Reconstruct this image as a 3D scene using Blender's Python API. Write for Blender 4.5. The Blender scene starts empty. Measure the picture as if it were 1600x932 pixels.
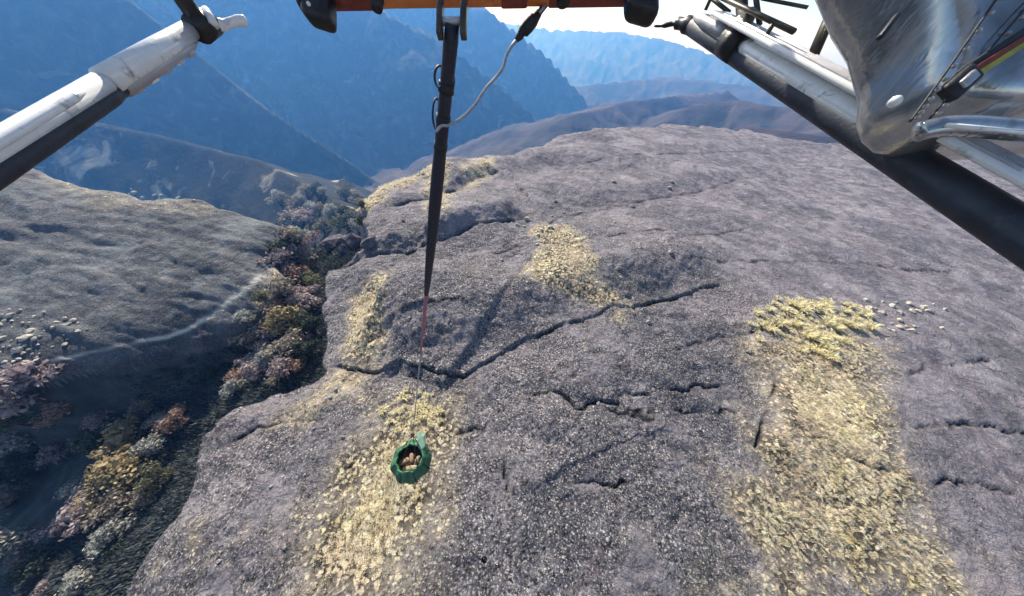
import bpy, bmesh, math, random
import numpy as np
from mathutils import Vector, Matrix, noise as mnoise

random.seed(7)
rng = np.random.default_rng(7)
scene = bpy.context.scene
COL = scene.collection

# ------------------------------------------------------------------ camera
FPX = 420.0                      # focal length in pixels of the 1600 x 932 frame
PITCH = math.radians(45.6)
ROLL = math.radians(6.0)
CAM_Z = 36.0
CAM = Vector((0, 0, CAM_Z))
FWD = Vector((0, math.cos(PITCH), -math.sin(PITCH)))
_r0 = Vector((1, 0, 0)); _u0 = Vector((0, math.sin(PITCH), math.cos(PITCH)))
RIGHT = _r0 * math.cos(ROLL) + _u0 * math.sin(ROLL)
UP = _u0 * math.cos(ROLL) - _r0 * math.sin(ROLL)
cam_data = bpy.data.cameras.new('camera')
cam_data.sensor_width = 36.0
cam_data.lens = 36.0 * FPX / 1600.0
cam_data.clip_start = 0.02
cam_data.clip_end = 60000
cam = bpy.data.objects.new('camera', cam_data)
COL.objects.link(cam)
cam.matrix_world = Matrix(((RIGHT.x, UP.x, -FWD.x, CAM.x), (RIGHT.y, UP.y, -FWD.y, CAM.y),
                           (RIGHT.z, UP.z, -FWD.z, CAM.z), (0, 0, 0, 1)))
scene.camera = cam

# ------------------------------------------------------------------ sky, sun, exposure
SUN_EL = math.radians(35)
SUN_AZ = math.radians(-30)       # measured from straight ahead (+Y), positive to the right
world = bpy.data.worlds.new('World'); scene.world = world; world.use_nodes = True
wn = world.node_tree.nodes; wl = world.node_tree.links
sky = wn.new('ShaderNodeTexSky'); sky.sky_type = 'NISHITA'; sky.sun_disc = False
sky.sun_elevation = SUN_EL; sky.sun_rotation = SUN_AZ
sky.altitude = 1200; sky.air_density = 1.0; sky.dust_density = 1.6
bg = wn['Background']; bg.inputs['Strength'].default_value = 0.11
wl.new(sky.outputs[0], bg.inputs['Color'])
sun_data = bpy.data.lights.new('sun', 'SUN'); sun_data.energy = 5.0; sun_data.angle = math.radians(0.53)
sun_data.color = (1.0, 0.93, 0.82)
sun = bpy.data.objects.new('sun', sun_data); COL.objects.link(sun)
SUN_DIR = Vector((math.sin(SUN_AZ) * math.cos(SUN_EL), math.cos(SUN_AZ) * math.cos(SUN_EL), math.sin(SUN_EL)))
sun.rotation_euler = SUN_DIR.to_track_quat('Z', 'Y').to_euler()
sun.location = (0, 0, 300)
scene.view_settings.view_transform = 'Standard'; scene.view_settings.look = 'None'
scene.view_settings.exposure = 0.68; scene.view_settings.gamma = 1.0
scene.view_settings.use_curve_mapping = False
scene.render.engine = 'CYCLES'
scene.cycles.use_denoising = True
scene.cycles.max_bounces = 6
scene.cycles.volume_bounces = 1

# ------------------------------------------------------------------ pixel helpers (photograph pixels)
def ray(px, py):
    return (RIGHT * ((px - 800) / FPX) + UP * ((466 - py) / FPX) + FWD)
def cp(px, py, depth):           # a point at this depth along the lens axis
    return CAM + ray(px, py) * depth
def on_level(px, py, z):         # the point of a level at height z
    d = ray(px, py); return CAM + d * ((z - CAM_Z) / d.z)
def at_range(px, py, R):         # a point at this horizontal range
    d = ray(px, py); return CAM + d * (R / math.hypot(d.x, d.y))

# ------------------------------------------------------------------ noise
_perm = rng.permutation(256).astype(np.int32); _perm = np.concatenate([_perm, _perm])
_val = rng.random(256).astype(np.float32) * 2 - 1
def vnoise(x, y, s=0):
    xi = np.floor(x); yi = np.floor(y)
    fx = (x - xi).astype(np.float32); fy = (y - yi).astype(np.float32)
    xi = xi.astype(np.int64) & 255; yi = yi.astype(np.int64) & 255
    u = fx * fx * fx * (fx * (fx * 6 - 15) + 10); v = fy * fy * fy * (fy * (fy * 6 - 15) + 10)
    def h(a, b): return _val[_perm[(_perm[(a + s * 17) & 255] + b) & 255]]
    a = h(xi, yi); b = h(xi + 1, yi); c = h(xi, yi + 1); d = h(xi + 1, yi + 1)
    return (a * (1 - u) + b * u) * (1 - v) + (c * (1 - u) + d * u) * v
def fbm(x, y, wl_, octv=4, gain=0.5, s=0):
    out = np.zeros_like(x); amp = 1.0
    for k in range(octv):
        a = 0.7 * (k + 1)
        xr = x * math.cos(a) - y * math.sin(a); yr = x * math.sin(a) + y * math.cos(a)
        out += amp * vnoise(xr / wl_ + 3.7 * k, yr / wl_ + 9.1 * k, s + k); amp *= gain; wl_ *= 0.5
    return out
def sstep(a, b, x):
    t = np.clip((x - a) / (b - a), 0, 1); return t * t * (3 - 2 * t)

def seg_dist(x, y, pts, zs=None):
    """distance to a polyline, side (+ = left of travel), position 0..1 along it, optional z"""
    best = np.full(x.shape, 1e12); side = np.zeros(x.shape); par = np.zeros(x.shape); zz = np.zeros(x.shape)
    n = len(pts) - 1
    for i in range(n):
        ax, ay = pts[i]; bx, by = pts[i + 1]; dx = bx - ax; dy = by - ay; L = dx * dx + dy * dy + 1e-9
        t = np.clip(((x - ax) * dx + (y - ay) * dy) / L, 0, 1)
        qx = x - ax - t * dx; qy = y - ay - t * dy; d = qx * qx + qy * qy
        m = d < best; best = np.where(m, d, best)
        side = np.where(m, np.sign(dx * (y - ay) - dy * (x - ax)), side); par = np.where(m, (i + t) / n, par)
        if zs is not None: zz = np.where(m, zs[i] + (zs[i + 1] - zs[i]) * t, zz)
    return np.sqrt(best), side, par, zz
def poly_sd(x, y, pts):
    """signed distance to a closed polygon, positive outside"""
    d, _, _, _ = seg_dist(x, y, pts + [pts[0]])
    ins = np.zeros(x.shape, bool); n = len(pts)
    for i in range(n):
        ax, ay = pts[i]; bx, by = pts[(i + 1) % n]
        c = (ay > y) != (by > y)
        ins ^= c & (x < (bx - ax) * (y - ay) / (by - ay + 1e-12) + ax)
    return np.where(ins, -d, d)
SLAB_Z, SLAB_Y, SLAB_T = -4.0, 62.0, .30       # height of the slab's back rim, where that is, and the tilt towards the gully
def on_slab(px, py):
    d = ray(px, py); k = (SLAB_Z - SLAB_T * SLAB_Y - CAM_Z) / (d.z - SLAB_T * d.y); return CAM + d * k
def lev(px_list, z): return [tuple((on_slab(a, b) if z == 'slab' else on_level(a, b, z))[:2]) for a, b in px_list]

# ------------------------------------------------------------------ the lie of the land
PLATEAU = lev([(170, 932), (225, 840), (262, 770), (286, 705), (312, 672), (395, 622), (455, 596), (500, 568), (506, 520), (502, 455),
               (505, 408), (540, 398), (575, 388), (572, 350), (563, 325), (590, 300), (640, 275), (700, 256), (760, 243), (800, 231), (868, 212),
               (930, 205), (1050, 197), (1150, 205), (1240, 222), (1310, 232)], 0) + [(420, 230), (520, -40), (420, -420), (-20, -420), (-48, -120)]
SLAB = lev([(75, 264), (150, 285), (250, 301), (340, 318), (400, 336), (432, 348), (425, 372), (405, 400), (418, 424), (432, 440), (405, 478), (360, 508),
            (290, 534), (200, 554), (120, 568), (70, 578), (-30, 600)], 'slab') + [(-260, -10), (-260, 90)]
LEDGES = [  # pixels along the foot of each ledge, rise behind it, width of the rise, groove depth, groove width
    ([(500, 562), (545, 572), (600, 578), (660, 580), (735, 588), (800, 548), (900, 512), (1000, 488), (1090, 460), (1165, 447)], 4.0, 11, .8, .42),
    ([(505, 410), (560, 402), (640, 397), (700, 380), (770, 362), (830, 352)], 2.2, 5, 1.6, .8),
    ([(600, 340), (690, 312), (745, 285), (790, 262)], 1.6, 4, 1.3, .9),
    ([(690, 690), (730, 684), (770, 690), (785, 720), (792, 765), (805, 795)], .25, 2, 1.2, .52),
    ([(775, 665), (800, 634), (850, 622), (900, 640), (960, 630), (1010, 622), (1080, 612), (1180, 600)], .5, 4, .8, .40),
    ([(930, 640), (1000, 652), (1080, 655), (1160, 648)], .3, 3, .5, .4),
    ([(1040, 560), (1080, 545), (1160, 530), (1240, 515)], .7, 4, .7, .5),
    ([(1300, 606), (1390, 590), (1480, 570), (1600, 556)], .7, 5, .7, .42),
    ([(1340, 662), (1430, 668), (1520, 675), (1600, 682), (1700, 690)], .5, 4, .8, .42),
    ([(1400, 748), (1460, 760), (1540, 762), (1600, 768), (1700, 775)], .4, 4, .7, .38),
    ([(1200, 665), (1280, 690), (1340, 715), (1400, 738)], .4, 2, .6, .4),
    ([(588, 592), (630, 596), (670, 604), (695, 618)], .8, 2.0, .6, .4),
    ([(800, 346), (850, 366), (880, 340), (960, 322), (1080, 300), (1200, 272)], 1.2, 8, .35, .8),
    ([(700, 420), (800, 405), (900, 400), (980, 380), (1100, 372), (1200, 352)], .7, 8, .3, .6),
    ([(880, 260), (980, 250), (1080, 245), (1190, 236)], 1.0, 12, .3, 1.0),
    ([(1030, 430), (1150, 415), (1280, 412), (1420, 425), (1560, 430)], .6, 8, .25, .6),
    ([(870, 760), (930, 745), (990, 752)], .2, 2, .5, .35),
    ([(330, 700), (400, 655), (470, 648), (515, 655)], .6, 2, .5, .4),
    ([(575, 530), (620, 512), (670, 500), (720, 496), (765, 508)], 2.6, 8, .0, .4),
    ([(1180, 560), (1210, 600), (1195, 650), (1180, 700)], .3, 2, .7, .4),
]
LEDGES = [(lev(p, 0),) + tuple(r) for p, *r in LEDGES]
RIDGES = [  # crest: pixels and horizontal range, steepness
    ('spur', [(575, 345, 200), (520, 312, 360), (470, 286, 500), (400, 248, 660), (310, 226, 800), (235, 206, 900), (150, 190, 1010), (20, 170, 1120), (-300, 140, 1200)], 0.7),
    ('near_shoulder', [(610, 300, 860), (540, 246, 1000), (460, 196, 1100), (390, 150, 1200), (290, 70, 1330), (180, -20, 1480), (20, -90, 1600), (-200, -140, 1700), (-600, -200, 1800)], 0.8),
    ('side_slope', [(900, 238, 1350), (866, 206, 1400), (780, 132, 1520), (690, 60, 1650), (600, 14, 1780), (480, -40, 1950), (300, -80, 2150), (0, -120, 2400)], 0.85),
    ('side_slope', [(960, 196, 1900), (920, 162, 2000), (862, 92, 2150), (800, 42, 2300), (742, 2, 2450), (600, -50, 2700)], 0.85),
    ('far_hill', [(700, 20, 6500), (800, 36, 6300), (860, 45, 6000), (960, 50, 5600), (1040, 62, 5200), (1100, 82, 4800), (1200, 104, 4600), (1320, 128, 4400), (1500, 160, 4200)], 0.3),
    ('foothill', [(1032, 190, 980), (1080, 168, 1020), (1150, 156, 1060), (1230, 166, 1040), (1310, 186, 980), (1400, 215, 900)], 0.4),
    ('foothill', [(862, 196, 900), (905, 178, 1000), (980, 160, 1200), (1060, 148, 1400), (1140, 140, 1500)], 0.35),
    ('foothill', [(930, 130, 2600), (1040, 120, 2800), (1150, 130, 2700), (1260, 150, 2500)], 0.3),
    ('foothill', [(1080, 215, 560), (1180, 200, 600), (1280, 212, 600), (1400, 240, 580)], 0.35),
]
_R = []
for nm, pts, k in RIDGES:
    P = [at_range(*p) for p in pts]
    _R.append((nm, [(p.x, p.y) for p in P], [p.z for p in P], k))

def ledge_relief(x, y):
    z = np.zeros_like(x); groove = np.zeros_like(x)
    wob = fbm(x, y, 4.5, 4, .62, 40) * .9
    for pts, h, w, gd, gw in LEDGES:
        xs = [p[0] for p in pts]; ys = [p[1] for p in pts]
        m = (x > min(xs) - 50) & (x < max(xs) + 50) & (y > min(ys) - 50) & (y < max(ys) + 50)
        if not m.any(): continue
        xx, yy = x[m], y[m]
        d, s, t, _ = seg_dist(xx + wob[m] * .8, yy + wob[m], pts)
        tp = .12 if gd else .38
        tap = sstep(0, tp, t) * sstep(1, 1 - tp, t)
        sd = d * s
        # travel runs left to right, so the ground beyond lies to the left (+)
        z[m] += h * tap * (.10 * sstep(-.1, .45, sd) + .90 * sstep(0, w, sd)) * np.exp(-np.clip(sd - w, 0, None) / 22.0)
        g = np.exp(-(d / (.55 * gw)) ** 2) * tap * np.clip(.62 + .9 * vnoise(xx / 3.1, yy / 3.1, 9), .12, 1.1)
        z[m] -= .55 * gd * g; groove[m] = np.maximum(groove[m], g)
    return z, groove

def terrain(x, y):
    x = np.asarray(x, float); y = np.asarray(y, float)
    r = np.hypot(x, y); n = x.shape
    names = []; Z = []
    near = r < 620
    def put(vals, m):
        o = np.full(n, -9e3); o[m] = vals; Z.append(o)
    xn, yn = x[near], y[near]
    # plateau
    sd = poly_sd(xn, yn, PLATEAU)
    en = fbm(xn, yn, 9, 4, .55, 3)
    sd = sd + en * (1.0 + np.clip(np.hypot(xn, yn) - 60, 0, 150) / 60) * sstep(0, 25, np.hypot(xn, yn)) - 0.2
    ins = np.clip(-sd, 0, None); out = np.clip(sd, 0, None)
    lr, gr = ledge_relief(xn, yn)
    calm = 1 - .6 * sstep(30, 70, xn)
    zp = lr + fbm(xn, yn, 50, 2, .5, 5) * 1.5 + vnoise(xn / 21 + .3 * yn / 21, yn / 15, 14) * 1.7 * sstep(70, 30, xn) * sstep(20, 40, np.hypot(xn, yn)) * sstep(190, 120, np.hypot(xn, yn)) + calm * (fbm(xn, yn, 17, 2, .45, 11) * .6 + np.abs(fbm(xn * .8 + yn * .4, yn, 8.5, 4, .55, 25)) * .42 + np.abs(fbm(xn, yn, 1.9, 3, .6, 21)) * .17)
    zp += np.clip((yn - 120) / 100, 0, 1) * 2.0
    zp = zp - 1.7 * np.clip(1 - ins / 7, 0, 1) ** 2 - out * 5
    put(zp, near)
    # lower slab on the left
    s2 = poly_sd(xn, yn, SLAB) + fbm(xn, yn, 14, 2, .45, 3) * 1.5
    i2 = np.clip(-s2, 0, None); o2 = np.clip(s2, 0, None)
    zs = SLAB_Z + SLAB_T * (np.clip(yn, -10, 100) - SLAB_Y) + fbm(xn, yn, 30, 3, .5, 31) * 1.2 + np.abs(fbm(xn * .5 + .5 * yn, yn * 1.8, 11, 5, .58, 33)) * .75 + fbm(xn, yn, 2.6, 3, .6, 37) * .10
    zs = zs - 2.4 * np.clip(1 - i2 / 9, 0, 1) ** 2 - o2 * 3.2
    put(zs, near)
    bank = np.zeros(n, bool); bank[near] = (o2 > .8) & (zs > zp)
    # gully between them, dropping into the valley
    g = -8.5 - .26 * np.clip(42 - y, 0, 60) - .34 * np.clip(-30 - x, 0, 70) - .95 * np.clip(y - 66, 0, None) + fbm(x, y, 13, 4, .55, 51) * 1.3
    g = g - .02 * np.clip(r - 150, 0, None)
    Z.append(np.where(r < 900, g, -9e3))
    names = ['rock_plateau', 'rock_slab', 'gully']
    rough = fbm(x, y, 260, 5, .52, 61) ; rough2 = np.abs(fbm(x + .3 * y, y, 120, 4, .5, 71))
    fine = np.clip(r / 900, .1, 1)
    for nm, pts, zs_, k in _R:
        d, s, t, zc = seg_dist(x, y, pts, zs_)
        body = 1 - np.exp(-d / 60.0)
        kk = 1.0
        Z.append(zc - k * np.where((s < 0) & (nm == 'near_shoulder'), 1.9, 1.0) * d + (rough * 40 - rough2 * 46) * body * fine * {'spur': .35, 'foothill': .4}.get(nm, 1) + rough * 3 * fine)
        names.append(nm)
    Z.append(-430 + rough * 40 + fbm(x, y, 900, 2, .5, 81) * 50 + .012 * np.clip(r - 1500, 0, None)); names.append('valley_floor')
    Z = np.stack(Z); idx = Z.argmax(0); z = Z.max(0)
    idx = np.where(bank & (idx == 1), 2, idx)     # slab's steep front takes the dark gully colour, standing in for its shade
    groove = np.zeros(n); groove[near] = gr
    return z, idx, names, groove

def hit(px, py, rmin=8.0, rmax=900.0):
    """where a sight line through this pixel meets the ground"""
    d = ray(px, py); d = np.array(d); d = d / np.linalg.norm(d)
    t = np.geomspace(rmin, rmax, 260)
    for step in range(2):
        P = np.array(CAM)[None] + t[:, None] * d[None]
        z, idx, _, _ = terrain(P[:, 0], P[:, 1])
        b = np.nonzero(P[:, 2] < z)[0]
        i = b[0] if len(b) else len(t) - 1
        if step == 0: t = np.linspace(t[max(i - 1, 0)], t[i], 40)
    return Vector((P[i, 0], P[i, 1], z[i]))

# ------------------------------------------------------------------ dry grass areas (pixels on the plateau, strength)
GRASS = [
    ([(604, 650), (640, 640), (690, 645), (690, 665), (668, 740), (655, 800), (640, 932), (480, 932), (505, 860), (530, 790), (575, 720), (600, 670)], 1.24, 0),
    ([(1195, 525), (1260, 515), (1335, 525), (1345, 550), (1330, 600), (1345, 640), (1400, 730), (1470, 830), (1530, 940), (1150, 940), (1190, 860), (1150, 800), (1215, 740), (1185, 690), (1225, 640), (1200, 600), (1190, 560)], .95, 0),
    ([(1215, 612), (1320, 616), (1335, 640), (1300, 660), (1385, 735), (1300, 700), (1230, 668)], 1.3, 0),
    ([(1350, 745), (1400, 750), (1500, 900), (1450, 890)], 1.2, 0),
    ([(550, 450), (598, 440), (598, 500), (590, 566), (532, 564), (540, 500)], 1.1, 0),
    ([(825, 362), (880, 368), (900, 400), (960, 500), (900, 490), (820, 470), (850, 410)], .85, 0),
    ([(715, 300), (735, 268), (768, 252), (768, 270), (745, 302)], 1.5, 0),
    ([(500, 566), (592, 570), (540, 606), (470, 650), (415, 668), (480, 622), (510, 585)], 1.5, 0),
    ([(566, 328), (600, 300), (640, 280), (700, 258), (690, 268), (640, 294), (585, 330)], 1.1, 0),
    ([(670, 270), (692, 258), (700, 300), (690, 350), (672, 340)], 1.2, 0),
    ([(390, 475), (405, 445), (425, 424), (433, 440), (405, 478)], 1.1, 'slab'),
    ([(270, 890), (300, 850), (330, 860), (290, 932), (250, 932)], .7, 0),
    ([(80, 266), (150, 284), (250, 302), (340, 320), (330, 326), (230, 318), (140, 310), (90, 290)], .28, 'slab'),
]
GRASS = [(lev(p, z), s) for p, s, z in GRASS]
PATH = [tuple(hit(*p)[:2]) for p in [(70, 566), (130, 553), (200, 539), (260, 526), (305, 510), (340, 490), (365, 468), (388, 448), (412, 432)]]
def path_mask(x, y):
    m = np.hypot(x, y) < 140; out = np.zeros_like(x)
    d, s, t_, _ = seg_dist(x[m] + fbm(x[m], y[m], 4, 2, .5, 95) * .4, y[m], PATH)
    out[m] = np.exp(-(d / (.24 + .8 * t_ ** 3)) ** 2) * np.clip(.8 + .6 * vnoise(x[m] / 2, y[m] / 2, 6), 0, 1); return out
def grass_mask(x, y, soft=False):
    r = np.hypot(x, y); m = r < 260
    out = np.zeros_like(x); xn, yn = x[m], y[m]; o = np.zeros_like(xn)
    wob = fbm(xn, yn, 6, 5, .65, 91) * 2.6
    for pts, s in GRASS:
        sd = poly_sd(xn, yn, pts) + wob * (.6 if s > 1.05 else 1)
        if soft:
            o = np.maximum(o, np.minimum(s, 1) * (sstep(5.5, -4.5, sd) if len(pts) > 8 else sstep(2.2, -2.2, sd))); continue
        if s > 1.4: s = .5
        o = np.maximum(o, s * sstep(2.4, -3.0, sd) if s > 1.25 or len(pts) < 9 else s * sstep(4.8, -4.2, sd))
    out[m] = o
    return out

# ------------------------------------------------------------------ materials
def mat(name):
    m = bpy.data.materials.new(name); m.use_nodes = True
    return m, m.node_tree.nodes, m.node_tree.links, m.node_tree.nodes['Principled BSDF']
def noise_node(N, L, vec, scale, detail=4, rough=.55, dist=0.0):
    t = N.new('ShaderNodeTexNoise'); t.inputs['Scale'].default_value = scale; t.inputs['Detail'].default_value = detail
    t.inputs['Roughness'].default_value = rough; t.inputs['Distortion'].default_value = dist
    L.new(vec, t.inputs['Vector']); return t.outputs['Fac']
def ramp(N, L, fac, stops):
    r = N.new('ShaderNodeValToRGB'); e = r.color_ramp.elements
    e[0].position, e[0].color = stops[0][0], (*stops[0][1], 1); e[1].position, e[1].color = stops[-1][0], (*stops[-1][1], 1)
    for p, c in stops[1:-1]:
        q = e.new(p); q.color = (*c, 1)
    L.new(fac, r.inputs['Fac']); return r.outputs['Color']
def mixc(N, L, fac, a, b, mode='MIX'):
    m = N.new('ShaderNodeMix'); m.data_type = 'RGBA'; m.blend_type = mode
    if isinstance(fac, (int, float)): m.inputs['Factor'].default_value = fac
    else: L.new(fac, m.inputs['Factor'])
    for i, c in ((6, a), (7, b)):
        if isinstance(c, tuple): m.inputs[i].default_value = (*c, 1)
        else: L.new(c, m.inputs[i])
    return m.outputs[2]
def math_n(N, L, op, a, b, clamp=False):
    m = N.new('ShaderNodeMath'); m.operation = op; m.use_clamp = clamp
    for i, v in ((0, a), (1, b)):
        if isinstance(v, (int, float)): m.inputs[i].default_value = v
        else: L.new(v, m.inputs[i])
    return m.outputs[0]
def mapr(N, L, v, a, b, c=0.0, d=1.0):
    m = N.new('ShaderNodeMapRange'); L.new(v, m.inputs[0])
    for i, q in enumerate((a, b, c, d)): m.inputs[i + 1].default_value = q
    return m.outputs[0]
def attr(N, name):
    a = N.new('ShaderNodeAttribute'); a.attribute_name = name; return a.outputs['Fac']
def bump(N, L, h, strength, dist, bsdf, prev=None):
    b = N.new('ShaderNodeBump'); b.inputs['Strength'].default_value = strength; b.inputs['Distance'].default_value = dist
    L.new(h, b.inputs['Height'])
    if prev is not None: L.new(prev, b.inputs['Normal'])
    L.new(b.outputs[0], bsdf.inputs['Normal']); return b.outputs[0]

def rock_material(name, tone=(.76, .735, .81)):
    m, N, L, B = mat(name)
    g = N.new('ShaderNodeNewGeometry').outputs['Position']
    big = noise_node(N, L, g, .05, 5, .62, .5)
    mid = noise_node(N, L, g, .30, 7, .68, .35)
    fin = noise_node(N, L, g, 2.2, 5, .72)
    spk = noise_node(N, L, g, 4.6, 4, .65)
    vo = N.new('ShaderNodeTexVoronoi'); vo.inputs['Scale'].default_value = 1.75; vo.inputs['Randomness'].default_value = 1.0
    nz = N.new('ShaderNodeTexNoise'); nz.inputs['Scale'].default_value = 1.6; L.new(g, nz.inputs['Vector'])
    add = N.new('ShaderNodeVectorMath'); add.operation = 'ADD'; L.new(g, add.inputs[0]); L.new(nz.outputs['Color'], add.inputs[1]); L.new(add.outputs[0], vo.inputs['Vector'])
    cell = vo.outputs['Distance']
    base = ramp(N, L, mid, [(.22, (.065, .062, .070)), (.40, (.145, .138, .150)), (.54, (.225, .214, .222)), (.66, (.34, .325, .325)), (.80, (.50, .48, .47))])
    tint = ramp(N, L, big, [(.28, (.55, .58, .66)), (.42, (.90, .90, .93)), (.52, (1.12, 1.10, 1.10)), (.62, (1.28, 1.20, 1.19)), (.75, (.85, .90, .87))])
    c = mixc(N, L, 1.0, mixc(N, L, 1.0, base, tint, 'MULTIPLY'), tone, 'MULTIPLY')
    # lichen bloom and bare scoured stone in broad uneven patches
    bare = mapr(N, L, noise_node(N, L, g, .11, 6, .66, .8), .50, .60)
    c = mixc(N, L, math_n(N, L, 'MULTIPLY', bare, .6), c, mixc(N, L, 1.0, (.40, .385, .385), tone, 'MULTIPLY'))
    dark = mapr(N, L, noise_node(N, L, g, .075, 5, .62, .9), .55, .68)
    c = mixc(N, L, math_n(N, L, 'MULTIPLY', dark, .75), c, (.075, .078, .085))
    fl = math_n(N, L, 'MULTIPLY', attr(N, 'fleck'), math_n(N, L, 'SUBTRACT', 1.0, math_n(N, L, 'MULTIPLY', bare, .75)), True)
    dk = math_n(N, L, 'MULTIPLY', math_n(N, L, 'MULTIPLY', mapr(N, L, fin, .53, .43), mapr(N, L, cell, .22, .5)), fl, True)
    c = mixc(N, L, dk, c, (.026, .025, .026))
    lt = math_n(N, L, 'MULTIPLY', mapr(N, L, spk, .54, .62), fl, True)
    c = mixc(N, L, math_n(N, L, 'MULTIPLY', lt, .85), c, (.66, .64, .61))
    red = math_n(N, L, 'MULTIPLY', mapr(N, L, noise_node(N, L, g, .16, 4, .6, .6), .57, .70), mapr(N, L, fin, .42, .58), True)
    c = mixc(N, L, math_n(N, L, 'MULTIPLY', red, .45), c, (.26, .19, .20))
    # dry yellow grass in separate clumps with dark soil between
    ga = attr(N, 'grass')
    clump = math_n(N, L, 'ADD', mapr(N, L, cell, .18, .55, .5, -.55), mapr(N, L, fin, .35, .65, -.28, .28))
    ga2 = math_n(N, L, 'ADD', math_n(N, L, 'MULTIPLY', ga, 1.15), clump)
    gm = math_n(N, L, 'MULTIPLY', mapr(N, L, ga2, .52, .80), .85)
    gcol = ramp(N, L, noise_node(N, L, g, .9, 6, .7), [(.28, (.34, .27, .19)), (.42, (.58, .49, .35)), (.54, (.76, .69, .49)), (.72, (.86, .83, .70))])
    gcol = mixc(N, L, 1.0, gcol, ramp(N, L, noise_node(N, L, g, .13, 5, .65, .5), [(.32, (.84, .74, .70)), (.45, (1.0, .94, .90)), (.55, (1.04, 1.02, .96)), (.66, (1.10, 1.06, .78))]), 'MULTIPLY')
    tcol = ramp(N, L, mid, [(.25, (.27, .21, .15)), (.5, (.50, .42, .30)), (.72, (.72, .65, .49))])
    c = mixc(N, L, math_n(N, L, 'MULTIPLY', attr(N, 'tan'), mapr(N, L, fin, .3, .62, .55, 1.0), True), c, tcol)
    soil = math_n(N, L, 'MULTIPLY', math_n(N, L, 'MULTIPLY', mapr(N, L, ga, .3, .8), mapr(N, L, cell, .36, .56)), mapr(N, L, noise_node(N, L, g, .2, 3, .5), .4, .55, .25, .95), True)
    c = mixc(N, L, soil, c, (.07, .055, .04))
    c = mixc(N, L, gm, c, gcol)
    c = mixc(N, L, math_n(N, L, 'MULTIPLY', attr(N, 'path'), 1.3, True), c, (.70, .66, .58))
    # darker along the cracks
    ck = math_n(N, L, 'MULTIPLY', attr(N, 'crack'), mapr(N, L, fin, .3, .6, .55, 1.3), True)
    c = mixc(N, L, ck, c, (.020, .018, .019))
    L.new(c, B.inputs['Base Color']); B.inputs['Roughness'].default_value = .88
    B.inputs['Specular IOR Level'].default_value = .3
    h = math_n(N, L, 'ADD', math_n(N, L, 'MULTIPLY', fin, .55), math_n(N, L, 'MULTIPLY', mapr(N, L, cell, .0, .7, 1, 0), .30))
    n1 = bump(N, L, math_n(N, L, 'MULTIPLY', h, attr(N, 'bumpy')), 1.0, .55, B)
    bump(N, L, noise_node(N, L, g, .5, 8, .68, .7), .85, 1.2, B, n1)
    return m
M = {}
M['rock'] = rock_material('plateau_rock')
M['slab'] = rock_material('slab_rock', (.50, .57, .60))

def ground_material(name, stops, scale, bscale, bdist, patch=None):
    m, N, L, B = mat(name)
    g = N.new('ShaderNodeNewGeometry').outputs['Position']
    c = ramp(N, L, noise_node(N, L, g, scale, 7, .62, .4), stops)
    if patch:
        c = mixc(N, L, mapr(N, L, noise_node(N, L, g, patch[0], 5, .6, .7), patch[1], patch[1] + .1), c, patch[2])
    L.new(c, B.inputs['Base Color']); B.inputs['Roughness'].default_value = .95
    B.inputs['Specular IOR Level'].default_value = .1
    bump(N, L, noise_node(N, L, g, bscale, 6, .6), .8, bdist, B)
    return m
M['gully'] = ground_material('gully_ground', [(.3, (.035, .042, .048)), (.5, (.065, .078, .084)), (.7, (.12, .13, .13))], .25, 1.2, .8, (.12, .66, (.08, .075, .07)))  # dark tones carry the deep shade of the hollow
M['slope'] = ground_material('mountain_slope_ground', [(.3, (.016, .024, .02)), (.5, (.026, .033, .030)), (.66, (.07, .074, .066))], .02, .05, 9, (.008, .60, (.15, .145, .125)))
M['spur'] = ground_material('spur_ground', [(.3, (.014, .02, .02)), (.5, (.022, .026, .026)), (.72, (.05, .05, .045))], .03, .12, 3, (.014, .56, (.36, .33, .27)))
M['far'] = ground_material('far_hill_ground', [(.3, (.028, .028, .036)), (.5, (.062, .054, .060)), (.66, (.11, .09, .088)), (.8, (.2, .16, .14))], .006, .012, 14, (.0025, .54, (.025, .034, .034)))

# ------------------------------------------------------------------ terrain mesh
ang = np.concatenate([np.arange(-112, 112, .25), np.arange(116, 244, 2.0)])
A_ = np.radians(ang)
rad = [0.25]
while rad[-1] < 9000:
    q = rad[-1]
    rad.append(q + (.32 if q < 12 else .22 if q < 60 else q * .0068 if q < 400 else q * .016))
rad = np.array(rad)
na, nr = len(A_), len(rad)
RR, AA = np.meshgrid(rad, A_, indexing='ij')
X = RR * np.sin(AA); Y = RR * np.cos(AA)
Zt, IDX, TN, GRV = terrain(X.ravel(), Y.ravel())
GM = grass_mask(X.ravel(), Y.ravel()); TAN = grass_mask(X.ravel(), Y.ravel(), True)
rr = RR.ravel(); PTH = path_mask(X.ravel(), Y.ravel())
FLECK = np.clip(1.15 - rr / 130, .12, 1) * np.clip(1.15 - .8 * sstep(34, 70, X.ravel()), .1, 1)
FLECK = np.where(IDX == 1, .25, FLECK)
BUMPY = np.clip(1.2 - rr / 160, .15, 1) * np.clip(1.1 - .7 * sstep(34, 70, X.ravel()), .25, 1)
V = np.stack([X.ravel(), Y.ravel(), Zt], 1).astype(np.float32)
ii, jj = np.meshgrid(np.arange(nr - 1), np.arange(na), indexing='ij')
j2 = (jj + 1) % na
F = np.stack([ii * na + jj, ii * na + j2, (ii + 1) * na + j2, (ii + 1) * na + jj], -1).reshape(-1, 4)
F = F[:, ::-1]
fcls = IDX[F].max(1)
CLS = {}
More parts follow.
